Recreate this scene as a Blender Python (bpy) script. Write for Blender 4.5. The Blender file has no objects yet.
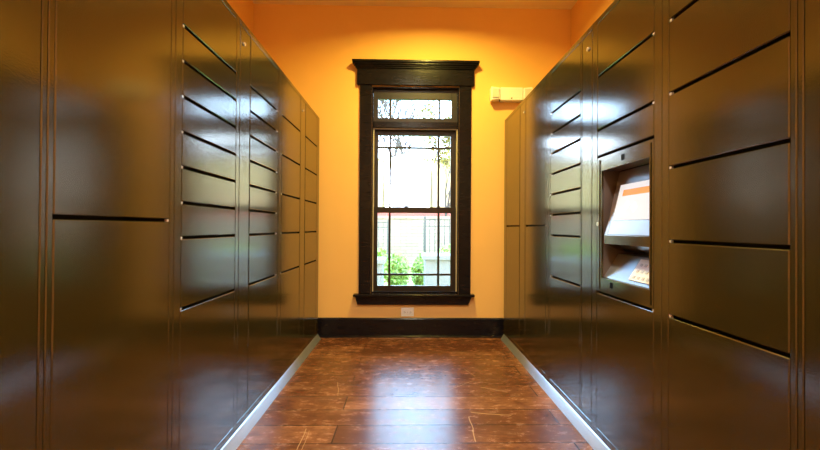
import bpy, bmesh, math, random
from mathutils import Vector, Matrix
D = bpy.data
scene = bpy.context.scene
C = scene.collection
R = math.radians

# ------------------------------------------------------------------ camera
cam_d = D.cameras.new('camera')
cam = D.objects.new('camera', cam_d)
C.objects.link(cam)
yaw, pitch, roll = R(1.1525), R(0.3767), R(0.3629)
fw = Vector((math.sin(yaw) * math.cos(pitch), math.cos(yaw) * math.cos(pitch), math.sin(pitch)))
rt = Vector((math.cos(yaw), -math.sin(yaw), 0))
up = rt.cross(fw)
rt2 = rt * math.cos(roll) + up * math.sin(roll)
up2 = up * math.cos(roll) - rt * math.sin(roll)
m = Matrix((rt2, up2, -fw)).transposed().to_4x4()
m.translation = Vector((0, 0, 1.06))
cam.matrix_world = m
cam_d.sensor_width = 36
cam_d.lens = 400 / 820 * 36
cam_d.shift_x = -4.36 / 820
cam_d.clip_start = 0.05
cam_d.clip_end = 300
scene.camera = cam

# ------------------------------------------------------------------ world, sun, exposure
SKY = 24.0
w = D.worlds.new('sky')
scene.world = w
w.use_nodes = True
nt = w.node_tree
nt.nodes.clear()
out = nt.nodes.new('ShaderNodeOutputWorld')
bg = nt.nodes.new('ShaderNodeBackground')
tc = nt.nodes.new('ShaderNodeTexCoord')
sep = nt.nodes.new('ShaderNodeSeparateXYZ')
rmp = nt.nodes.new('ShaderNodeValToRGB')
rmp.color_ramp.elements[0].position = 0.0
rmp.color_ramp.elements[0].color = (1.0, 0.97, 0.93, 1)
rmp.color_ramp.elements[1].position = 0.30
rmp.color_ramp.elements[1].color = (0.38, 0.64, 1.0, 1)
nt.links.new(tc.outputs['Generated'], sep.inputs[0])
nt.links.new(sep.outputs['Z'], rmp.inputs[0])
nt.links.new(rmp.outputs[0], bg.inputs[0])
bg.inputs[1].default_value = SKY
nt.links.new(bg.outputs[0], out.inputs[0])

sun_d = D.lights.new('sun', 'SUN')
sun_d.energy = 1.5
sun_d.angle = R(3)
sun_d.color = (1.0, 0.93, 0.82)
sun = D.objects.new('sun', sun_d)
sun.rotation_euler = (R(46), 0, R(-70))
C.objects.link(sun)

# sky-light portal in the window opening
pd = D.lights.new('window_portal', 'AREA')
pd.shape = 'RECTANGLE'
pd.size, pd.size_y = 0.84, 2.0
pd.cycles.is_portal = True
po = D.objects.new('window_portal', pd)
po.location = (0.084, 4.06, 1.42)
po.rotation_euler = (R(-90), 0, 0)
C.objects.link(po)

LAMPS = [(0.22, 2.90, 68.0, (1.0, 0.74, 0.14)), (0.1, 1.30, 32.0, (1.0, 0.88, 0.66)), (0.1, -0.6, 70.0, (1.0, 0.92, 0.80))]

vs = scene.view_settings
vs.view_transform = 'Standard'
vs.look = 'None'
vs.exposure = 0.0
vs.gamma = 1.0
vs.use_curve_mapping = False
scene.cycles.max_bounces = 10
scene.cycles.diffuse_bounces = 5
scene.cycles.glossy_bounces = 6
scene.cycles.transparent_max_bounces = 12
scene.cycles.sample_clamp_indirect = 6.0
scene.cycles.use_denoising = True

# ------------------------------------------------------------------ materials
def lk(t, a, b):
    t.links.new(a, b)

def mat(name, col=(0.8, 0.8, 0.8), rough=0.5, metal=0.0, spec=0.5, ior=1.5, bump=0.0, bscale=300.0, var=0.0, vscale=6.0,
        emit=None, estr=0.0, coat=0.0, stretch=(1, 1, 1)):
    mt = D.materials.new(name)
    mt.use_nodes = True
    t = mt.node_tree
    b = t.nodes['Principled BSDF']
    b.inputs['Base Color'].default_value = (*col, 1)
    b.inputs['Roughness'].default_value = rough
    b.inputs['Metallic'].default_value = metal
    b.inputs['IOR'].default_value = ior
    b.inputs['Specular IOR Level'].default_value = spec
    b.inputs['Coat Weight'].default_value = coat
    b.inputs['Coat Roughness'].default_value = 0.15
    if emit:
        b.inputs['Emission Color'].default_value = (*emit, 1)
        b.inputs['Emission Strength'].default_value = estr
    tcn = t.nodes.new('ShaderNodeTexCoord')
    mp = t.nodes.new('ShaderNodeMapping')
    mp.inputs['Scale'].default_value = stretch
    lk(t, tcn.outputs['Object'], mp.inputs[0])
    if var > 0:
        n = t.nodes.new('ShaderNodeTexNoise')
        n.inputs['Scale'].default_value = vscale
        n.inputs['Detail'].default_value = 5
        lk(t, mp.outputs[0], n.inputs['Vector'])
        mx = t.nodes.new('ShaderNodeMix')
        mx.data_type = 'RGBA'
        lk(t, n.outputs[0], mx.inputs[0])
        mx.inputs[6].default_value = (*[c * (1 - var) for c in col], 1)
        mx.inputs[7].default_value = (*[min(1, c * (1 + var)) for c in col], 1)
        lk(t, mx.outputs[2], b.inputs['Base Color'])
    if bump > 0:
        n = t.nodes.new('ShaderNodeTexNoise')
        n.inputs['Scale'].default_value = bscale
        n.inputs['Detail'].default_value = 3
        lk(t, mp.outputs[0], n.inputs['Vector'])
        bp = t.nodes.new('ShaderNodeBump')
        bp.inputs['Strength'].default_value = bump
        bp.inputs['Distance'].default_value = 0.002
        lk(t, n.outputs[0], bp.inputs['Height'])
        lk(t, bp.outputs[0], b.inputs['Normal'])
    return mt

M = {}
M['locker'] = mat('bronze_powder_coat', (0.036, 0.024, 0.005), rough=0.135, spec=0.65, ior=1.72, bump=0.06, bscale=260, var=0.12, vscale=3)
M['locker'].node_tree.nodes['Principled BSDF'].inputs['Specular Tint'].default_value = (1.0, 0.94, 0.84, 1)
M['interior'] = mat('locker_interior', (0.012, 0.008, 0.005), rough=0.8, spec=0.1)
M['wall'] = mat('amber_wall_paint', (0.92, 0.56, 0.20), rough=0.75, spec=0.15, bump=0.08, bscale=120, var=0.03, vscale=4)
M['ceiling'] = mat('ceiling_paint', (0.95, 0.80, 0.52), rough=0.8, spec=0.1, bump=0.05, bscale=90)
M['trim'] = mat('dark_stained_wood', (0.0065, 0.0058, 0.010), rough=0.2, spec=0.25, bump=0.3, bscale=40, var=0.35, vscale=30, stretch=(0.3, 1, 3))
M['sash'] = mat('dark_painted_sash', (0.012, 0.010, 0.011), rough=0.35, spec=0.5, bump=0.1, bscale=80)
M['liner'] = mat('pale_track_liner', (0.62, 0.55, 0.42), rough=0.5)
M['chrome'] = mat('bright_pin_metal', (0.9, 0.86, 0.8), rough=0.25, metal=0.7)
M['alu'] = mat('brushed_aluminium', (0.80, 0.90, 1.0), rough=0.36, metal=0.9, bump=0.1, bscale=200, stretch=(1, 0.05, 1))
M['plastic'] = mat('white_plastic', (0.90, 0.90, 0.92), rough=0.4)
M['tan'] = mat('tan_siding', (0.40, 0.30, 0.14), rough=0.8, var=0.06, vscale=1)
M['slot'] = mat('dark_slot', (0.02, 0.02, 0.02), rough=0.6)
M['lens'] = mat('clear_lamp_lens', (0.75, 0.70, 0.68), rough=0.15, coat=0.5)
M['kiosk'] = mat('kiosk_lining', (0.11, 0.085, 0.075), rough=0.28, spec=0.7, bump=0.05)
M['tray'] = mat('brushed_steel_tray', (0.30, 0.34, 0.38), rough=0.3, metal=0.6)
M['bezel'] = mat('screen_bezel', (0.16, 0.13, 0.13), rough=0.25, spec=0.7)
M['glassblack'] = mat('black_lens', (0.004, 0.004, 0.004), rough=0.5, spec=0.1)
M['screen'] = mat('lit_screen', (0.10, 0.10, 0.10), rough=0.4, spec=0.2, emit=(1.0, 0.90, 0.86), estr=0.86)
M['banner'] = mat('lit_screen_orange', (0.1, 0.05, 0.01), rough=0.4, spec=0.2, emit=(1.0, 0.36, 0.03), estr=0.85)
M['tile'] = mat('lit_screen_white', (0.1, 0.1, 0.1), rough=0.4, spec=0.2, emit=(1.0, 0.97, 0.95), estr=1.1)
M['keypad'] = mat('keypad_white', (0.8, 0.8, 0.8), rough=0.35)
M['key'] = mat('keypad_key', (0.5, 0.51, 0.52), rough=0.4)
M['downlight'] = mat('downlight_trim', (0.8, 0.78, 0.72), rough=0.4)
M['grass'] = mat('grass', (0.22, 0.31, 0.04), rough=0.9, bump=0.6, bscale=60, var=0.5, vscale=5)
M['leaf_green'] = mat('shrub_leaf', (0.15, 0.24, 0.02), rough=0.6, var=0.4, vscale=9)
M['leaf_yellow'] = mat('tree_leaf', (0.13, 0.105, 0.012), rough=0.6, var=0.4, vscale=5)
M['bark'] = mat('bark', (0.04, 0.034, 0.032), rough=0.9, bump=0.5, bscale=40, var=0.3, vscale=12)
M['concrete'] = mat('pale_concrete', (0.12, 0.12, 0.125), rough=0.85, bump=0.3, bscale=50, var=0.12, vscale=8)
M['fence'] = mat('fence_iron', (0.03, 0.035, 0.03), rough=0.5)
M['siding'] = mat('white_siding', (0.82, 0.80, 0.76), rough=0.7, var=0.04, vscale=2)
M['roof'] = mat('grey_roof', (0.35, 0.33, 0.33), rough=0.8, bump=0.3, bscale=10)
M['housewin'] = mat('house_window', (0.25, 0.28, 0.32), rough=0.1)

def brick_mat(name, c1, c2, mortar, w_, h_, ms, vec_rot=(0, 0, 0), rough=0.8):
    mt = D.materials.new(name)
    mt.use_nodes = True
    t = mt.node_tree
    b = t.nodes['Principled BSDF']
    b.inputs['Roughness'].default_value = rough
    tcn = t.nodes.new('ShaderNodeTexCoord')
    mp = t.nodes.new('ShaderNodeMapping')
    mp.inputs['Rotation'].default_value = vec_rot
    br = t.nodes.new('ShaderNodeTexBrick')
    br.inputs['Color1'].default_value = (*c1, 1)
    br.inputs['Color2'].default_value = (*c2, 1)
    br.inputs['Mortar'].default_value = (*mortar, 1)
    br.inputs['Scale'].default_value = 1
    br.inputs['Brick Width'].default_value = w_
    br.inputs['Row Height'].default_value = h_
    br.inputs['Mortar Size'].default_value = ms
    lk(t, tcn.outputs['Object'], mp.inputs[0])
    lk(t, mp.outputs[0], br.inputs[0])
    lk(t, br.outputs[0], b.inputs['Base Color'])
    return mt
M['stone'] = brick_mat('stacked_pale_stone', (0.24, 0.175, 0.12), (0.17, 0.12, 0.08), (0.10, 0.07, 0.05), 0.38, 0.11, 0.010, (R(90), 0, 0))
M['redbrick'] = brick_mat('red_brick', (0.42, 0.035, 0.02), (0.33, 0.025, 0.02), (0.3, 0.1, 0.08), 0.24, 0.08, 0.008, (R(90), 0, 0))

def floor_mat():
    mt = D.materials.new('distressed_plank_floor')
    mt.use_nodes = True
    t = mt.node_tree
    b = t.nodes['Principled BSDF']
    N = t.nodes.new
    tcn = N('ShaderNodeTexCoord')
    br = N('ShaderNodeTexBrick')
    br.offset = 0.37
    br.offset_frequency = 2
    br.inputs['Color1'].default_value = (0.0, 0, 0, 1)
    br.inputs['Color2'].default_value = (1, 1, 1, 1)
    br.inputs['Mortar'].default_value = (0.5, 0.5, 0.5, 1)
    br.inputs['Scale'].default_value = 1
    br.inputs['Brick Width'].default_value = 1.9
    br.inputs['Row Height'].default_value = 0.182
    br.inputs['Mortar Size'].default_value = 0.0035
    br.inputs['Mortar Smooth'].default_value = 0.1
    mp = N('ShaderNodeMapping')
    mp.inputs['Location'].default_value = (0.36, 0.03, 0)
    lk(t, tcn.outputs['Object'], mp.inputs[0])
    lk(t, mp.outputs[0], br.inputs[0])
    # grain
    gm = N('ShaderNodeMapping')
    gm.inputs['Scale'].default_value = (2.4, 5, 1)
    lk(t, tcn.outputs['Object'], gm.inputs[0])
    g = N('ShaderNodeTexNoise')
    g.inputs['Scale'].default_value = 4.5
    g.inputs['Detail'].default_value = 9
    g.inputs['Roughness'].default_value = 0.75
    lk(t, gm.outputs[0], g.inputs['Vector'])
    pm = N('ShaderNodeMapping')
    pm.inputs['Scale'].default_value = (1, 2.2, 1)
    lk(t, tcn.outputs['Object'], pm.inputs[0])
    p = N('ShaderNodeTexNoise')
    p.inputs['Scale'].default_value = 2.6
    p.inputs['Detail'].default_value = 6
    lk(t, pm.outputs[0], p.inputs['Vector'])
    add = N('ShaderNodeMath'); add.operation = 'MULTIPLY_ADD'
    lk(t, br.outputs[0], add.inputs[0]); add.inputs[1].default_value = 0.16
    lk(t, g.outputs[0], add.inputs[2])
    add2 = N('ShaderNodeMath'); add2.operation = 'MULTIPLY_ADD'
    lk(t, p.outputs[0], add2.inputs[0]); add2.inputs[1].default_value = 0.5
    lk(t, add.outputs[0], add2.inputs[2])
    rp = N('ShaderNodeValToRGB')
    e = rp.color_ramp.elements
    e[0].position = 0.40; e[0].color = (0.055, 0.018, 0.008, 1)
    e[1].position = 1.08; e[1].color = (0.30, 0.125, 0.055, 1)
    e2 = e.new(0.76); e2.color = (0.120, 0.040, 0.017, 1)
    lk(t, add2.outputs[0], rp.inputs[0])
    # mortar darkening
    mx = N('ShaderNodeMix'); mx.data_type = 'RGBA'
    lk(t, br.outputs['Fac'], mx.inputs[0])
    lk(t, rp.outputs[0], mx.inputs[6])
    mx.inputs[7].default_value = (0.012, 0.006, 0.004, 1)
    last = mx.outputs[2]
    # pale worn scuffs
    wn = N('ShaderNodeTexNoise'); wn.inputs['Scale'].default_value = 5.0; wn.inputs['Detail'].default_value = 6; wn.inputs['Roughness'].default_value = 0.65
    wm = N('ShaderNodeMapping'); wm.inputs['Scale'].default_value = (0.5, 2.2, 1); wm.inputs['Location'].default_value = (3, 7, 0)
    lk(t, tcn.outputs['Object'], wm.inputs[0]); lk(t, wm.outputs[0], wn.inputs['Vector'])
    wr = N('ShaderNodeMapRange'); lk(t, wn.outputs[0], wr.inputs[0])
    wr.inputs[1].default_value = 0.53; wr.inputs[2].default_value = 0.70; wr.inputs[3].default_value = 0.0; wr.inputs[4].default_value = 0.18
    wx = N('ShaderNodeMix'); wx.data_type = 'RGBA'
    lk(t, wr.outputs[0], wx.inputs[0]); lk(t, last, wx.inputs[6]); wx.inputs[7].default_value = (0.42, 0.24, 0.15, 1)
    last = wx.outputs[2]
    # worn pale scratches with a place of their own
    def scratch(x0, y0, x1, y1, wd):
        nonlocal last
        s = N('ShaderNodeVectorMath'); s.operation = 'SUBTRACT'
        nz = N('ShaderNodeTexNoise'); nz.inputs['Scale'].default_value = 6
        lk(t, tcn.outputs['Object'], nz.inputs['Vector'])
        ad = N('ShaderNodeVectorMath'); ad.operation = 'MULTIPLY_ADD'
        lk(t, nz.outputs['Color'], ad.inputs[0]); ad.inputs[1].default_value = (0.03, 0.03, 0)
        lk(t, tcn.outputs['Object'], ad.inputs[2])
        lk(t, ad.outputs[0], s.inputs[0]); s.inputs[1].default_value = (x0 + 0.015, y0 + 0.015, 0)
        L = math.hypot(x1 - x0, y1 - y0)
        d = ((x1 - x0) / L, (y1 - y0) / L, 0)
        du = N('ShaderNodeVectorMath'); du.operation = 'DOT_PRODUCT'
        lk(t, s.outputs[0], du.inputs[0]); du.inputs[1].default_value = d
        dv = N('ShaderNodeVectorMath'); dv.operation = 'DOT_PRODUCT'
        lk(t, s.outputs[0], dv.inputs[0]); dv.inputs[1].default_value = (-d[1], d[0], 0)
        cu = N('ShaderNodeMath'); cu.operation = 'COMPARE'
        lk(t, du.outputs['Value'], cu.inputs[0]); cu.inputs[1].default_value = L / 2; cu.inputs[2].default_value = L / 2
        cv = N('ShaderNodeMath'); cv.operation = 'COMPARE'
        lk(t, dv.outputs['Value'], cv.inputs[0]); cv.inputs[1].default_value = 0; cv.inputs[2].default_value = wd * 0.55
        ml = N('ShaderNodeMath'); ml.operation = 'MULTIPLY'
        lk(t, cu.outputs[0], ml.inputs[0]); lk(t, cv.outputs[0], ml.inputs[1])
        m2 = N('ShaderNodeMath'); m2.operation = 'MULTIPLY'
        lk(t, ml.outputs[0], m2.inputs[0]); m2.inputs[1].default_value = 0.7
        mm = N('ShaderNodeMix'); mm.data_type = 'RGBA'
        lk(t, m2.outputs[0], mm.inputs[0]); lk(t, last, mm.inputs[6]); mm.inputs[7].default_value = (0.62, 0.40, 0.22, 1)
        last = mm.outputs[2]
    for sc in ((-0.80, 3.2, -0.87, 2.62, 0.004), (-0.87, 2.62, -0.86, 2.42, 0.003), (-0.46, 2.76, -0.42, 2.53, 0.003), (-0.52, 2.12, -0.51, 1.92, 0.0035),
               (0.36, 2.25, 0.35, 1.98, 0.005), (0.28, 2.62, 0.47, 2.78, 0.003), (0.50, 2.66, 0.66, 2.58, 0.003), (-0.50, 2.10, -0.47, 1.7, 0.002),
               (0.38, 2.30, 0.60, 2.26, 0.006), (0.44, 3.0, 0.50, 2.86, 0.003)):
        scratch(*sc)
    lk(t, last, b.inputs['Base Color'])
    # roughness variation
    mr = N('ShaderNodeMapRange')
    lk(t, g.outputs[0], mr.inputs[0])
    mr.inputs[1].default_value = 0.3; mr.inputs[2].default_value = 0.75
    mr.inputs[3].default_value = 0.20; mr.inputs[4].default_value = 0.32
    lk(t, mr.outputs[0], b.inputs['Roughness'])
    b.inputs['Specular IOR Level'].default_value = 0.5
    b.inputs['IOR'].default_value = 1.5
    sb = N('ShaderNodeMath'); sb.operation = 'MULTIPLY_ADD'
    lk(t, br.outputs['Fac'], sb.inputs[0]); sb.inputs[1].default_value = -0.8
    lk(t, g.outputs[0], sb.inputs[2])
    bp = N('ShaderNodeBump'); bp.inputs['Strength'].default_value = 0.12; bp.inputs['Distance'].default_value = 0.003
    lk(t, sb.outputs[0], bp.inputs['Height'])
    lk(t, bp.outputs[0], b.inputs['Normal'])
    return mt
M['floor'] = floor_mat()

def glass_mat():
    mt = D.materials.new('window_glass')
    mt.use_nodes = True
    t = mt.node_tree
    t.nodes.clear()
    o = t.nodes.new('ShaderNodeOutputMaterial')
    tr = t.nodes.new('ShaderNodeBsdfTransparent')
    tr.inputs[0].default_value = (0.96, 0.98, 0.97, 1)
    gl = t.nodes.new('ShaderNodeBsdfGlossy')
    gl.inputs['Roughness'].default_value = 0.02
    fr = t.nodes.new('ShaderNodeFresnel')
    fr.inputs[0].default_value = 1.45
    mx = t.nodes.new('ShaderNodeMixShader')
    lk(t, fr.outputs[0], mx.inputs[0]); lk(t, tr.outputs[0], mx.inputs[1]); lk(t, gl.outputs[0], mx.inputs[2])
    lk(t, mx.outputs[0], o.inputs[0])
    return mt
M['glass'] = glass_mat()

# ------------------------------------------------------------------ mesh helpers
class MB:
    def __init__(s):
        s.bm = bmesh.new()
    def box(s, x0, x1, y0, y1, z0, z1, bev=0.0, seg=1):
        x0, x1 = min(x0, x1), max(x0, x1)
        tmp = bmesh.new()
        v = [tmp.verts.new(p) for p in ((x0, y0, z0), (x1, y0, z0), (x1, y1, z0), (x0, y1, z0), (x0, y0, z1), (x1, y0, z1), (x1, y1, z1), (x0, y1, z1))]
        for f in ((0, 3, 2, 1), (4, 5, 6, 7), (0, 1, 5, 4), (1, 2, 6, 5), (2, 3, 7, 6), (3, 0, 4, 7)):
            tmp.faces.new([v[i] for i in f])
        if bev > 0:
            bmesh.ops.bevel(tmp, geom=tmp.edges[:], offset=bev, segments=seg, affect='EDGES', profile=0.5)
        s._merge(tmp)
        return s
    def _merge(s, tmp):
        me = D.meshes.new('t'); tmp.to_mesh(me); s.bm.from_mesh(me); D.meshes.remove(me); tmp.free()
    def prism(s, pts, axis, a, b, bev=0.0):
        """pts: 2-D outline in the other two axes (x,z for axis y; y,z for axis x; x,y for axis z)"""
        tmp = bmesh.new()
        def P(p, c):
            return {'y': (p[0], c, p[1]), 'x': (c, p[0], p[1]), 'z': (p[0], p[1], c)}[axis]
        v0 = [tmp.verts.new(P(p, a)) for p in pts]
        v1 = [tmp.verts.new(P(p, b)) for p in pts]
        n = len(pts)
        tmp.faces.new(v0); tmp.faces.new(v1[::-1])
        for i in range(n):
            tmp.faces.new([v0[i], v1[i], v1[(i + 1) % n], v0[(i + 1) % n]])
        bmesh.ops.recalc_face_normals(tmp, faces=tmp.faces[:])
        if bev > 0:
            bmesh.ops.bevel(tmp, geom=tmp.edges[:], offset=bev, segments=1, affect='EDGES')
        s._merge(tmp)
        return s
    def cyl(s, c, axis, r0, r1, h, n=20):
        tmp = bmesh.new()
        bmesh.ops.create_cone(tmp, cap_ends=True, segments=n, radius1=r0, radius2=r1, depth=h)
        rot = Vector((0, 0, 1)).rotation_difference(Vector(axis)).to_matrix().to_4x4()
        bmesh.ops.transform(tmp, matrix=Matrix.Translation(Vector(c)) @ rot, verts=tmp.verts[:])
        s._merge(tmp)
        return s
    def tube(s, a, b, r0, r1, n=5):
        a, b = Vector(a), Vector(b)
        d = (b - a).normalized()
        u = d.orthogonal().normalized(); v = d.cross(u)
        A = [s.bm.verts.new(a + (u * math.cos(2 * math.pi * i / n) + v * math.sin(2 * math.pi * i / n)) * r0) for i in range(n)]
        B = [s.bm.verts.new(b + (u * math.cos(2 * math.pi * i / n) + v * math.sin(2 * math.pi * i / n)) * r1) for i in range(n)]
        for i in range(n):
            s.bm.faces.new([A[i], A[(i + 1) % n], B[(i + 1) % n], B[i]])
        return s
    def build(s, name, material, parent=None, origin=None, label=None):
        bmesh.ops.recalc_face_normals(s.bm, faces=s.bm.faces[:]) if False else None
        me = D.meshes.new(name)
        s.bm.to_mesh(me); s.bm.free()
        me.materials.append(material)
        o = D.objects.new(name, me)
        C.objects.link(o)
        if origin is not None:
            me.transform(Matrix.Translation(-Vector(origin)))
            o.location = origin
        if parent is not None:
            # meshes are authored in world coordinates: keep them there
            o.parent = parent
            pw = Vector((0, 0, 0)); q = parent
            while q is not None:
                pw += Vector(q.location); q = q.parent
            o.location = Vector(o.location) - pw
        if label:
            o['label'] = label
        return o

def tag(o, label=None, cat=None, group=None, kind=None):
    if label: o['label'] = label
    if cat: o['category'] = cat
    if group: o['group'] = group
    if kind: o['kind'] = kind
    return o

def thing(name, loc, label, cat, group=None, kind=None):
    o = D.objects.new(name, None)
    C.objects.link(o)
    o.empty_display_size = 0.1
    o.location = loc
    return tag(o, label, cat, group, kind)

# ------------------------------------------------------------------ room shell
XL, XR = -0.8284, 0.9333          # locker faces
WL, WR = -1.491, 1.609            # side walls
YB, H = 3.897, 3.22
YF = -1.6
floor = MB().box(WL - .15, WR + .15, YF - .15, YB + .15, -0.12, 0).build('floor', M['floor']); tag(floor, kind='structure')
ceil = MB().box(WL - .15, WR + .15, YF - .15, YB + .15, H, H + .12).build('ceiling', M['ceiling']); tag(ceil, kind='structure')
tag(MB().box(WL - .15, WL, YF - .15, YB + .15, 0, H).build('wall_left', M['wall']), kind='structure')
tag(MB().box(WR, WR + .15, YF - .15, YB + .15, 0, H).build('wall_right', M['wall']), kind='structure')
tag(MB().box(WL, WR, YF - .15, YF, 0, H).build('wall_front', M['wall']), kind='structure')
ox0, ox1, oz0, oz1 = -0.342, 0.510, 0.415, 2.436
wb = MB()
wb.box(WL, ox0, YB, YB + .15, 0, H).box(ox1, WR, YB, YB + .15, 0, H)
wb.box(ox0, ox1, YB, YB + .15, 0, oz0).box(ox0, ox1, YB, YB + .15, oz1, H)
tag(wb.build('wall_back', M['wall']), kind='structure')

# baseboard with a thin shoe mould
bb = MB()
bb.prism([(YB - .0005, 0), (YB - .022, 0), (YB - .022, .172), (YB - .014, .184), (YB - .0005, .184)], 'x', XL - .02, XR - .0 + .02)
bb.prism([(YB - .022, 0), (YB - .040, 0), (YB - .038, .010), (YB - .030, .017), (YB - .022, .019)], 'x', XL - .02, XR + .02)
tag(bb.build('baseboard_back', M['trim']), kind='structure')

# ------------------------------------------------------------------ window
win = thing('window_1', (0.084, YB, oz0), None, None, kind='structure')
def wpart(mb, name, m_, label=None, par=None):
    return mb.build(name, m_, par or win, label=label)
e = 0.0008
wpart(MB().box(-.457, ox0, YB - .024, YB - e, .42, 2.44, .002), 'side_casing', M['trim'])
wpart(MB().box(ox1, .626, YB - .024, YB - e, .42, 2.44, .002), 'side_casing', M['trim'])
wpart(MB().box(-.485, .652, YB - .034, YB - e, 2.441, 2.598, .002), 'head_casing', M['trim'])
# crown: stepped moulding, the profile runs round the returns
cr = MB()
for (dx, dy, z0, z1) in ((.010, .046, 2.598, 2.612), (.020, .056, 2.612, 2.628), (.034, .070, 2.628, 2.644), (.044, .082, 2.644, 2.668)):
    cr.box(-.485 - dx, .652 + dx, YB - dy, YB - e, z0, z1, .003)
wpart(cr, 'crown_moulding', M['trim'])
wpart(MB().box(-.505, .662, YB - .070, YB + .05, .395, .419, .005), 'stool', M['trim'])
wpart(MB().prism([(-.490, .394), (.640, .394), (.605, .313), (-.468, .313)], 'y', YB - .026, YB - e), 'apron', M['trim'])
# jambs lining the opening
jb = MB()
jb.box(ox0 + e, ox0 + .012, YB + .001, YB + .149, .42, oz1 - e).box(ox1 - .012, ox1 - e, YB + .001, YB + .149, .42, oz1 - e)
jb.box(ox0 + .012, ox1 - .012, YB + .001, YB + .149, oz1 - .016, oz1 - e)
jb.box(ox0 + e, ox1 - e, YB + .051, YB + .149, .4155, .430)
wpart(jb, 'jamb_lining', M['trim'])
# transom bar between the fixed light and the sashes
wpart(MB().box(ox0 + .013, ox1 - .013, YB + .010, YB + .12, 2.036, 2.096, .003), 'transom_bar', M['trim'])
# pale track liner round the sash opening
tl = MB()
tl.box(ox0 + .013, ox0 + .020, YB + .030, YB + .12, .432, 2.034).box(ox1 - .020, ox1 - .013, YB + .030, YB + .12, .432, 2.034)
tl.box(ox0 + .020, ox1 - .020, YB + .030, YB + .045, 2.026, 2.034)
wpart(tl, 'track_liner', M['liner'], 'pale strip around the dark sashes')
# sashes: frame, muntins, glass
px0, px1 = -.284, .438
vb = (-.165, .318)
def sash(name, x0, x1, z0, z1, pz0, pz1, y, hb):
    s = MB()
    s.box(x0, px0, y, y + .035, z0, z1, .002).box(px1, x1, y, y + .035, z0, z1, .002)
    s.box(px0, px1, y, y + .035, z0, pz0, .002).box(px0, px1, y, y + .035, pz1, z1, .002)
    so = wpart(s, name, M['sash'])
    mu = MB()
    for v in vb:
        mu.box(v - .0105, v + .0105, y + .004, y + .030, pz0, pz1, .002)
    if hb:
        mu.box(px0, px1, y + .005, y + .029, hb - .0105, hb + .0105, .002)
    mu.build('muntin_bars', M['sash'], so)
    MB().box(px0, px1, y + .0165, y + .0185, pz0, pz1).build('glass_pane', M['glass'], so)
sash('transom_sash', ox0 + .013, ox1 - .013, 2.097, 2.419, 2.138, 2.322, YB + .035, None)
sash('upper_sash', ox0 + .021, ox1 - .021, 1.215, 2.0345, 1.264, 1.978, YB + .085, 1.857)
sash('lower_sash', ox0 + .021, ox1 - .021, .432, 1.262, .488, 1.204, YB + .046, .597)
lk_ = MB().box(-.02, .02, YB + .030, YB + .060, 1.2625, 1.275, .002)
lk_.box(.30, .335, YB + .030, YB + .060, 1.2625, 1.272, .002)
wpart(lk_, 'sash_lock', M['sash'])

# ------------------------------------------------------------------ lockers
G = [2.066, 1.803, 1.672, 1.541, 1.409, 1.279, 1.147, 1.017, .753, .0925]
FULL = [1.803, 1.672, 1.541, 1.409, 1.279, 1.147, 1.017, .753]
HALF = [1.803, 1.541, 1.279, 1.017, .753]
TOP, BOT = 2.066, .0925
GAP = 0.011

def lock(parent, X, s, y, z):
    lb = MB().cyl((X - s * .003, y, z), (s, 0, 0), .0095, .0085, .008)
    c = lb.build('lock_cylinder', M['chrome'], parent, label='round bright metal lock')
    MB().box(X - s * .0075, X - s * .0069, y - .001, y + .001, z - .005, z + .005).build('key_slot', M['slot'], c)

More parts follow.
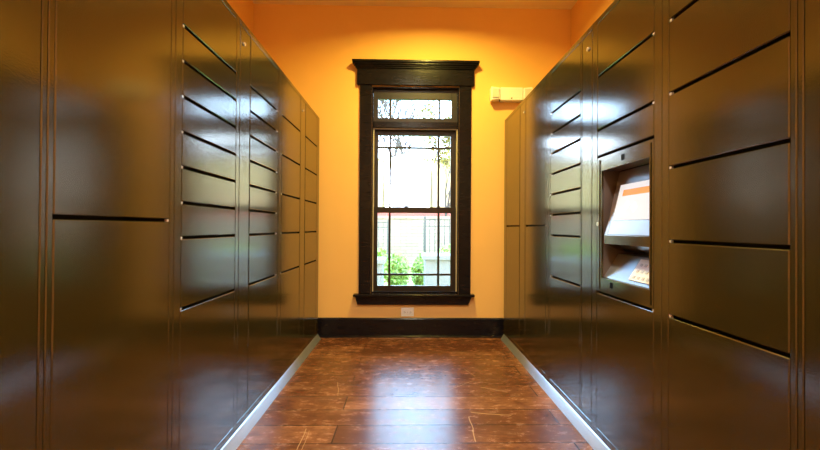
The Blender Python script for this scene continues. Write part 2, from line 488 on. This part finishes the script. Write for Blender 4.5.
def locker(side, y0, y1, dy0, dy1, gaps, label, strip=None, pins=None, kiosk=False):
    s = -1 if side == 'L' else 1          # direction into the cabinet
    X = XL if side == 'L' else XR
    Xb = (WL + .004) if side == 'L' else (WR - .004)
    root = thing('locker_cabinet', (X, (y0 + y1) / 2, 0), label, 'locker', 'bronze parcel lockers along the ' + ('left' if side == 'L' else 'right') + ' wall')
    y0 += .0006; y1 -= .0006
    g = .0018
    # carcass: sides, top, back block, front frame; the doors sit in the frame
    c = MB()
    sx = strip[1] if strip else None
    c.box(X, X + s * .30, y0, dy0 - g - (0 if not strip else (dy0 - g - strip[0])) if strip else dy0 - g, .055, 2.094, .0022)
    if strip:
        c.box(X, X + s * .30, strip[1] + g, dy0 - g, BOT - .002, TOP + .002, .0016)
    c.box(X, X + s * .30, dy1 + g, y1, .055, 2.094, .0022)
    c.box(X + s * .0005, X + s * .30, y0 + .002, y1 - .002, TOP + g, 2.094, .002)
    c.box(X + s * .0005, X + s * .30, y0 + .002, y1 - .002, .055, BOT - g, .002)
    c.box(X + s * .30, Xb, y0, y1, .0, 2.094, .002)
    c.box(X + s * .045, X + s * .299, y0 + .01, y1 - .01, .0, .054)
    cab = c.build('cabinet_frame', M['locker'], root)
    # dark backing seen through the door gaps
    bk = MB()
    if kiosk:
        bk.box(X + s * .022, X + s * .295, dy0 - g, dy1 + g, BOT, .752).box(X + s * .022, X + s * .295, dy0 - g, dy1 + g, 1.409, TOP)
        bk.box(X + s * .20, X + s * .295, dy0 - g, dy1 + g, .752, 1.409)
    else:
        bk.box(X + s * .022, X + s * .295, dy0 - g, dy1 + g, BOT, TOP)
    bk.build('inner_backing', M['interior'], root)
    edges = [TOP] + list(gaps) + [BOT]
    for i in range(len(edges) - 1):
        zt, zb = edges[i], edges[i + 1]
        zt -= GAP / 2 if i > 0 else 0
        zb += GAP / 2 if i < len(edges) - 2 else 0
        if kiosk and abs(edges[i] - 1.409) < .01:
            kiosk_panel(root, X, s, dy0, dy1, zb, zt)
            continue
        d = MB().box(X, X + s * .0195, dy0, dy1, zb, zt, .0026)
        do = d.build('door', M['locker'], root)
        if i > 0 and pins:
            py = dy0 + .006 if pins == 'near' else dy1 - .006
            h_ = MB().box(X + s * .0012, X + s * .012, py - .005, py + .005, zt + .0006, zt + GAP - .0012, .0008)
            h_.cyl((X + s * .006, py, zt + .004), (0, 0, 1), .0036, .0036, .012, 10)
            h_.build('hinge_pin', M['chrome'], do, label='bright metal hinge pin in the gap above the door')
    if strip:
        pnl = MB().box(X + s * .001, X + s * .0195, strip[0] + g, strip[1] - g, BOT, TOP, .0016).build('access_panel', M['locker'], root)
        lock(pnl, X + s * .001, s, strip[2], 1.985)
    return root

def kiosk_panel(root, X, s, y0, y1, z0, z1):
    ky0, ky1, kz0, kz1 = 1.519, 1.896, .826, 1.337
    p = MB()
    p.box(X, X + s * .010, y0, ky0, z0, z1, .001).box(X, X + s * .010, ky1, y1, z0, z1, .001)
    p.box(X + s * .0003, X + s * .010, ky0 - .001, ky1 + .001, z0, kz0, .0008).box(X + s * .0003, X + s * .010, ky0 - .001, ky1 + .001, kz1, z1, .0008)
    # proud rim lines at the sides of the face
    p.box(X - s * .004, X, ky0 - .012, ky0 - .006, z0 + .012, z1 - .012, .001)
    p.box(X - s * .004, X, ky1 + .014, ky1 + .020, z0 + .012, z1 - .012, .001)
    ko = p.build('kiosk_panel', M['locker'], root, label='payment and pickup terminal panel with a recessed opening')
    # recess lining
    d = .155
    r = MB()
    a, b = X + s * .0101, X + s * d
    r.box(a, b, ky0 - .008, ky0, kz0 - .002, kz1 + .002)
    r.box(a, b, ky1, ky1 + .008, kz0 - .002, kz1 + .002)
    r.box(a, b, ky0, ky1, kz1, kz1 + .006)
    r.box(a, b, ky0, ky1, kz0 - .006, kz0)
    r.box(b, b + s * .006, ky0 - .008, ky1 + .008, kz0 - .006, kz1 + .006)
    r.build('recess_lining', M['kiosk'], ko, label='brown metal recess')
    # slanted screen housing: profile in x,z
    zl, zt = 1.030, 1.335
    def sx(z, off=0.0):      # x of the slanted face at height z
        return X + s * (.006 + (z - zl) / (zt - zl) * .072 - off)
    hs = MB().prism([(sx(zl), zl), (sx(zl), .990), (X + s * .09, .955), (b, .955), (b, zt), (sx(zt), zt)], 'y', ky0 + .0005, ky1 - .018)
    ho = hs.build('screen_housing', M['locker'], ko)
    def slab(za, zb, ya, yb, off0, off1):
        return MB().prism([(sx(za, off0), za), (sx(za, off1), za), (sx(zb, off1), zb), (sx(zb, off0), zb)], 'y', ya, yb)
    slab(1.033, 1.330, ky0 + .004, ky1 - .024, .0002, .002).build('screen_bezel', M['bezel'], ko)
    slab(1.036, 1.096, ky0 + .006, ky1 - .060, .0022, .0035).build('lower_bezel_plate', M['tray'], ko, label='blue grey reflective strip under the screen')
    so = slab(1.099, 1.262, ky0 + .006, ky1 - .068, .0022, .0040).build('screen', M['screen'], ko, label='lit white touch screen with an orange bar')
    slab(1.208, 1.236, ky0 + .008, ky1 - .105, .0042, .0046).build('screen_banner', M['banner'], so, label='orange bar on the screen')
    for (ya, dz) in ((1.735, .0), (1.675, -.012)):
        q = MB()
        zc = 1.165 + dz
        pts = [(ya - .024, zc), (ya, zc + .022), (ya + .024, zc), (ya, zc - .022)]
        v = [q.bm.verts.new((sx(z, .0046), y, z)) for y, z in pts] + [q.bm.verts.new((sx(z, .0041), y, z)) for y, z in pts]
        q.bm.faces.new(v[:4]); q.bm.faces.new(v[4:][::-1])
        for i in range(4):
            q.bm.faces.new([v[i], v[4 + i], v[4 + (i + 1) % 4], v[(i + 1) % 4]])
        q.build('screen_tile', M['tile'], so)
    # tray sloping up into the recess
    def tx(z):
        return X + s * (.012 + (z - .830) / .11 * .070)
    tr = MB().prism([(tx(.830), .8265), (tx(.830), .830), (tx(.940), .940), (b, .940), (b, .8265)], 'y', ky0 + .0005, ky1 - .0005)
    tr.build('tray', M['tray'], ko, label='blue grey sloping metal tray')
    nrm = Vector((-s * .11, 0, .070)).normalized()
    def tpt(y, z, off):
        return Vector((tx(z), y, z)) + nrm * off
    def tslab(za, zb, ya, yb, o0, o1, q):
        v = [q.bm.verts.new(tpt(y, z, o0)) for y, z in ((ya, za), (yb, za), (yb, zb), (ya, zb))] + \
            [q.bm.verts.new(tpt(y, z, o1)) for y, z in ((ya, za), (yb, za), (yb, zb), (ya, zb))]
        fs = [q.bm.faces.new([v[i] for i in f]) for f in ((3, 2, 1, 0), (4, 5, 6, 7), (0, 1, 5, 4), (1, 2, 6, 5), (2, 3, 7, 6), (3, 0, 4, 7))]
        bmesh.ops.recalc_face_normals(q.bm, faces=q.bm.faces[:])
        return q
    kp = tslab(.842, .928, 1.535, 1.690, .0004, .006, MB()).build('keypad', M['keypad'], ko, label='white keypad with small grey keys on the tray')
    for r_ in range(3):
        for k in range(4):
            za = .850 + r_ * .025
            ya = 1.556 + k * .032
            tslab(za, za + .010, ya, ya + .014, .0062, .0085, MB()).build('key', M['key'], kp)
    # camera windows and lock in the face
    for (cy, cz) in ((1.706, 1.371), (1.800, .803)):
        MB().box(X - s * .0012, X - s * .0001, cy - .013, cy + .013, cz - .013, cz + .013, .0004).build('camera_window', M['glassblack'], ko, label='small square black window')
    lock(ko, X, s, 1.921, 1.083)

L6 = locker('L', .455, .937, .470, .920, [], 'tall bronze locker at the left edge of the photo, one full-height door', pins=None)
L5 = locker('L', .938, 1.443, .957, 1.416, [1.080], 'bronze locker with two tall doors, nearest fully seen on the left', pins='far')
L4 = locker('L', 1.444, 1.993, 1.490, 1.953, FULL, 'bronze locker of nine doors right behind the two-door one, left side', pins='near')
L3 = locker('L', 1.994, 2.606, 2.130, 2.585, FULL, 'bronze nine-door locker with lock strip at its near edge, left side', strip=(1.998, 2.124, 2.040), pins='far')
L2 = locker('L', 2.607, 3.134, 2.665, 3.120, HALF, 'bronze six-door locker, second from the back wall on the left', pins='near')
L1 = locker('L', 3.135, 3.800, 3.283, 3.700, HALF, 'bronze six-door locker with lock strip, against the back wall on the left', strip=(3.139, 3.277, 3.195), pins=None)
R6 = locker('R', .455, .937, .470, .920, [], 'bronze locker cut by the right edge of the photo, one plain door', pins=None)
R5 = locker('R', .938, 1.443, .957, 1.405, HALF, 'bronze locker with six large doors, nearest fully seen on the right', pins='far')
R4 = locker('R', 1.444, 1.993, 1.492, 1.938, [1.803, 1.541, 1.409, .753], 'bronze locker with the built-in screen terminal, right side', pins='near', kiosk=True)
R3 = locker('R', 1.994, 2.606, 2.130, 2.575, FULL, 'bronze nine-door locker just beyond the screen terminal, right side', strip=(1.998, 2.112, 2.038), pins='far')
R2 = locker('R', 2.607, 3.134, 2.660, 3.110, [1.080], 'bronze two-door locker, second from the back wall on the right', pins='near')
R1 = locker('R', 3.135, 3.800, 3.283, 3.710, [1.080], 'bronze two-door locker with lock strip, against the back wall on the right', strip=(3.139, 3.277, 3.160), pins=None)

# metal kick strips on the floor along the banks
for (X, s, y0, y1, lab) in ((XL, -1, .455, 2.604, 'long bright metal kick strip under the nearer lockers on the left'),
                            (XL, -1, 2.608, 3.800, 'metal kick strip under the two farthest lockers on the left'),
                            (XR, 1, .455, 2.604, 'long bright metal kick strip under the nearer lockers on the right'),
                            (XR, 1, 2.608, 3.800, 'bright metal kick strip under the two farthest lockers on the right')):
    k = MB().prism([(X + s * .040, .001), (X - s * .028, .001), (X - s * .028, .004), (X - s * .001, .050), (X + s * .002, .053), (X + s * .040, .053)], 'y', y0, y1)
    tag(k.build('kick_strip', M['alu']), lab, 'trim strip', 'metal kick strips along the locker bases')

# ------------------------------------------------------------------ small wall things
et = thing('emergency_light', (0.985, YB, 2.35), 'white twin-head emergency light on the orange wall, partly behind right lockers', 'emergency light')
b_ = MB().box(.898, 1.115, YB - .075, YB - .001, 2.292, 2.418, .006, 2)
hb_ = b_.build('housing', M['plastic'], et)
MB().box(1.0, 1.012, YB - .0775, YB - .0752, 2.305, 2.317, .0008).build('test_button', M['slot'], hb_)
for (x0, x1, t_) in ((.806, .894, -1), (1.119, 1.207, 1)):
    hd = MB()
    hd.prism([(x0, 2.288), (x1, 2.300), (x1, 2.410), (x0, 2.420)] if t_ < 0 else [(x0, 2.300), (x1, 2.288), (x1, 2.420), (x0, 2.410)], 'y', YB - .085, YB - .012, .004)
    ho_ = hd.build('lamp_head', M['plastic'], et)
    MB().box(x0 + .012, x1 - .012, YB - .094, YB - .0855, 2.312, 2.398, .006, 2).build('lens', M['lens'], ho_)
    xn = x1 - .006 if t_ < 0 else x0 - .004
    MB().cyl(((.896 if t_ < 0 else 1.117), YB - .045, 2.30), (1, 0, 0), .012, .012, .0035, 12).build('swivel', M['slot'], ho_)

ol = thing('wall_outlet', (.016, YB, .236), 'white horizontal wall outlet between the window and the black baseboard', 'outlet')
pl = MB().box(-.045, .079, YB - .007, YB - .0005, .1965, .282, .003).build('cover_plate', M['plastic'], ol)
for cx in (-.012, .046):
    f = MB().cyl((cx, YB - .0085, .239), (0, 1, 0), .017, .017, .004, 20).build('socket', M['plastic'], ol)
    MB().box(cx - .006, cx + .002, YB - .0112, YB - .0106, .243, .2455).box(cx - .006, cx + .002, YB - .0112, YB - .0106, .232, .2345)\
        .cyl((cx + .008, YB - .0108, .239), (0, 1, 0), .0025, .0025, .0008, 10).build('slots', M['slot'], f)
MB().cyl((.017, YB - .0078, .239), (0, 1, 0), .003, .003, .0015, 10).build('screw', M['chrome'], ol)

# recessed ceiling downlights (the room's lamps)
for i, (lx, ly, en, lcol) in enumerate(LAMPS):
    ld = D.lights.new('downlight_bulb', 'AREA')
    ld.shape = 'DISK'
    ld.size = 0.14
    ld.energy = en
    ld.color = lcol
    ld.spread = R(158)
    lo = D.objects.new('downlight_bulb', ld)
    C.objects.link(lo)
    lo.location = (lx, ly, H - .012)
    dl = thing('ceiling_downlight', (lx, ly, H), ['round ceiling downlight nearest the window wall', 'round ceiling downlight above the middle of the aisle',
               'round ceiling downlight farthest from the window'][i], 'ceiling light', 'ceiling downlights over the aisle')
    rg = MB()
    n = 32
    prof = [(.075, H - .001), (.078, H - .010), (.092, H - .010), (.100, H - .001)]
    rows = [[rg.bm.verts.new((lx + r_ * math.cos(2 * math.pi * k / n), ly + r_ * math.sin(2 * math.pi * k / n), z)) for k in range(n)] for r_, z in prof]
    for a in range(3):
        for k in range(n):
            rg.bm.faces.new([rows[a][k], rows[a][(k + 1) % n], rows[a + 1][(k + 1) % n], rows[a + 1][k]])
    rg.build('trim_ring', M['downlight'], dl)

# ------------------------------------------------------------------ outdoors
GZ = -0.25
gr = MB().box(-30, 40, YB + .2, 60, GZ - .2, GZ).build('ground', M['grass'])
tag(gr, kind='structure')

def leaves(mb, cx, cy, cz, rx, ry, rz, n, size, rnd):
    for _ in range(n):
        while True:
            p = Vector((rnd.uniform(-1, 1), rnd.uniform(-1, 1), rnd.uniform(-1, 1)))
            if p.length < 1: break
        c = Vector((cx + p.x * rx, cy + p.y * ry, cz + p.z * rz))
        a = Vector((rnd.gauss(0, 1), rnd.gauss(0, 1), rnd.gauss(0, 1))).normalized() * size * rnd.uniform(.6, 1.3)
        b = a.orthogonal().normalized() * size * .45
        v = [mb.bm.verts.new(c + q) for q in (-a, b, a, -b)]
        mb.bm.faces.new(v)

def tree(name, base, h, label, cat, seed, depth=6, spread=.42, foliage=None, nleaf=0, lsize=.09, r0=None, group=None, first=.3):
    rnd = random.Random(seed)
    t = thing(name, base, label, cat, group)
    mb = MB()
    tips = []
    def grow(p, d, L, r, k):
        q = p + d * L
        mb.tube(p, q, r, r * .72, 5 if k > 3 else 3)
        if k <= 2: tips.append(q)
        if k == 0: return
        for j in range(3 if k > 1 else 2):
            ax = d.orthogonal().normalized()
            ax.rotate(Matrix.Rotation(rnd.uniform(0, 2 * math.pi), 3, d))
            nd = (d + ax * rnd.uniform(spread * .5, spread * 1.8) + Vector((0, 0, .06))).normalized()
            grow(p + d * L * rnd.uniform(.65, 1.0), nd, L * rnd.uniform(.62, .88), r * .62, k - 1)
    grow(Vector(base), Vector((rnd.uniform(-.06, .06), 0, 1)).normalized(), h * first, r0 or h * .018, depth)
    mb.build('trunk', M['bark'], t)
    if foliage:
        lf = MB()
        for _ in range(nleaf):
            c = rnd.choice(tips)
            leaves(lf, c.x, c.y, c.z, .25, .25, .25, 1, lsize, rnd)
        lf.build('foliage', foliage, t)
    return t

G_TR = 'trees seen through the window'
tree('bare_tree', (-.80, 10.3, GZ), 7.0, 'bare tree left of the white house, seen through the left window panes', 'tree', 3, depth=6, r0=.07, group=G_TR)
tree('bare_tree', (8.6, 22.0, GZ), 12.0, 'tall bare tree far behind the iron fence', 'tree', 11, depth=6, r0=.2, group=G_TR)
tree('bare_tree', (-4.5, 21.0, GZ), 13.0, 'tall bare tree far away on the left', 'tree', 21, depth=6, r0=.14, group=G_TR)
tree('bare_tree', (.2, 46.0, GZ), 22.0, 'tall bare tree rising behind the white house', 'tree', 31, depth=7, r0=.34, group=G_TR)
tree('leafy_tree', (1.5, 15.5, GZ), 6.4, 'tree with thin yellow-green leaves right of the white house', 'tree', 5, depth=5, foliage=M['leaf_yellow'], nleaf=4000, lsize=.085, r0=.07, group=G_TR)

# house with white siding and a red brick lower storey
hs = thing('house', (.2, 28, GZ), 'overexposed white house with a red brick lower storey across the street', 'house')
MB().box(-1.0, 1.35, 27.0, 33.0, 2.31, 5.7).build('wall', M['siding'], hs)
MB().box(-9, 14, 26.4, 28.6, GZ, 2.3).build('brick_storey', M['redbrick'], hs, label='red brick lower storey')
MB().prism([(-1.2, 5.7), (.17, 6.1), (1.55, 5.7)], 'y', 26.8, 33.2).build('roof', M['roof'], hs)
MB().box(-.35, .75, 26.97, 26.999, 5.0, 5.06).build('siding_board', M['siding'], hs)
for (x0, x1, lab) in ((-15, -1.75, 'tan two-storey house left of the white one'), (1.9, 20, 'tan two-storey house right of the white one')):
    th = thing('house', ((x0 + x1) / 2, 31, GZ), lab, 'house')
    MB().box(x0, x1, 29, 33, GZ, 6.0).build('wall', M['tan'], th)
    MB().prism([(x0 - .1, 6.0), ((x0 + x1) * .5, 6.7), (x1 + .1, 6.0)], 'y', 28.8, 33.2).build('roof', M['roof'], th)

sw = MB()
sw.box(-7, 9, 13.0, 13.4, GZ, 1.36).box(-7.05, 9.05, 12.96, 13.44, 1.36, 1.44)
tag(sw.build('stone_wall', M['stone']), 'pale stacked stone wall behind the shrubs, seen through the lower panes', 'wall')

def fence(name, x0, x1, y, ztop, label, sp=.115, post=True, pr=.009):
    t = thing(name, ((x0 + x1) / 2, y, GZ), label, 'fence', 'iron fences beyond the window')
    for z in (ztop - .03, ztop - .18, GZ + .15):
        MB().box(x0, x1, y - .012, y + .012, z - .013, z + .013).build('rail', M['fence'], t)
    n = int((x1 - x0) / sp)
    for i in range(1, n):
        x = x0 + i * sp
        MB().box(x - pr, x + pr, y - .034, y - .014, GZ + .02, ztop).build('picket', M['fence'], t)
    if post:
        for x in (x0, x1):
            MB().box(x - .032, x + .032, y - .030, y + .030, GZ, ztop + .05, .006).build('post', M['fence'], t)
fence('iron_fence', .43, 3.4, 9.3, 1.275, 'black iron picket fence behind the right-hand lower window panes')
fence('iron_fence', -2.2, -.52, 11.6, 1.24, 'thin iron picket fence behind the left-hand lower window panes', sp=.14, pr=.006)

def plinth(x0, x1, y0, y1, z, label):
    t = thing('concrete_plinth', ((x0 + x1) / 2, (y0 + y1) / 2, GZ), label, 'plinth', 'grey concrete plinths outside the window')
    MB().box(x0, x1, y0, y1, GZ, z - .07, .004).build('block', M['concrete'], t)
    MB().box(x0 - .04, x1 + .04, y0 - .04, y1 + .04, z - .07, z, .008).build('cap', M['concrete'], t)
plinth(.30, 1.6, 6.2, 6.8, .63, 'grey concrete plinth in front of the iron fence, seen through the right panes')
plinth(-1.3, -.36, 6.0, 6.5, .58, 'grey concrete plinth seen through the bottom left window pane')

rn = random.Random(8)
for i, (sx_, sy_, h_, r_, lab) in enumerate(((-.16, 7.3, .80, .23, 'bright green shrub in the lower window panes, left of its neighbour'),
                                 (.33, 7.6, .76, .23, 'bright green shrub in the lower window panes, next to the grey plinth'),
                                 (-.62, 8.2, .85, .30, 'green shrub behind the left concrete plinth'),
                                 (.95, 8.3, .90, .40, 'green shrub between the grey plinth and the iron fence'),
                                 (1.9, 8.2, .90, .45, 'green shrub at the far right end of the plinth'),
                                 (-1.6, 8.0, 1.0, .45, 'wide green shrub beyond the left plinth'))):
    t = thing('shrub', (sx_, sy_, GZ), lab, 'shrub', 'green shrubs outside the window')
    st = MB()
    for k in range(7):
        a = rn.uniform(0, 6.28)
        st.tube((sx_, sy_, GZ), (sx_ + math.cos(a) * r_ * .6, sy_ + math.sin(a) * r_ * .6, GZ + h_ * .8), .008, .003, 4)
    st.build('stems', M['bark'], t)
    lf = MB()
    leaves(lf, sx_, sy_, GZ + h_ * .6, r_, r_, h_ * .5, 900, .045, rn)
    lf.build('foliage', M['leaf_green'], t)
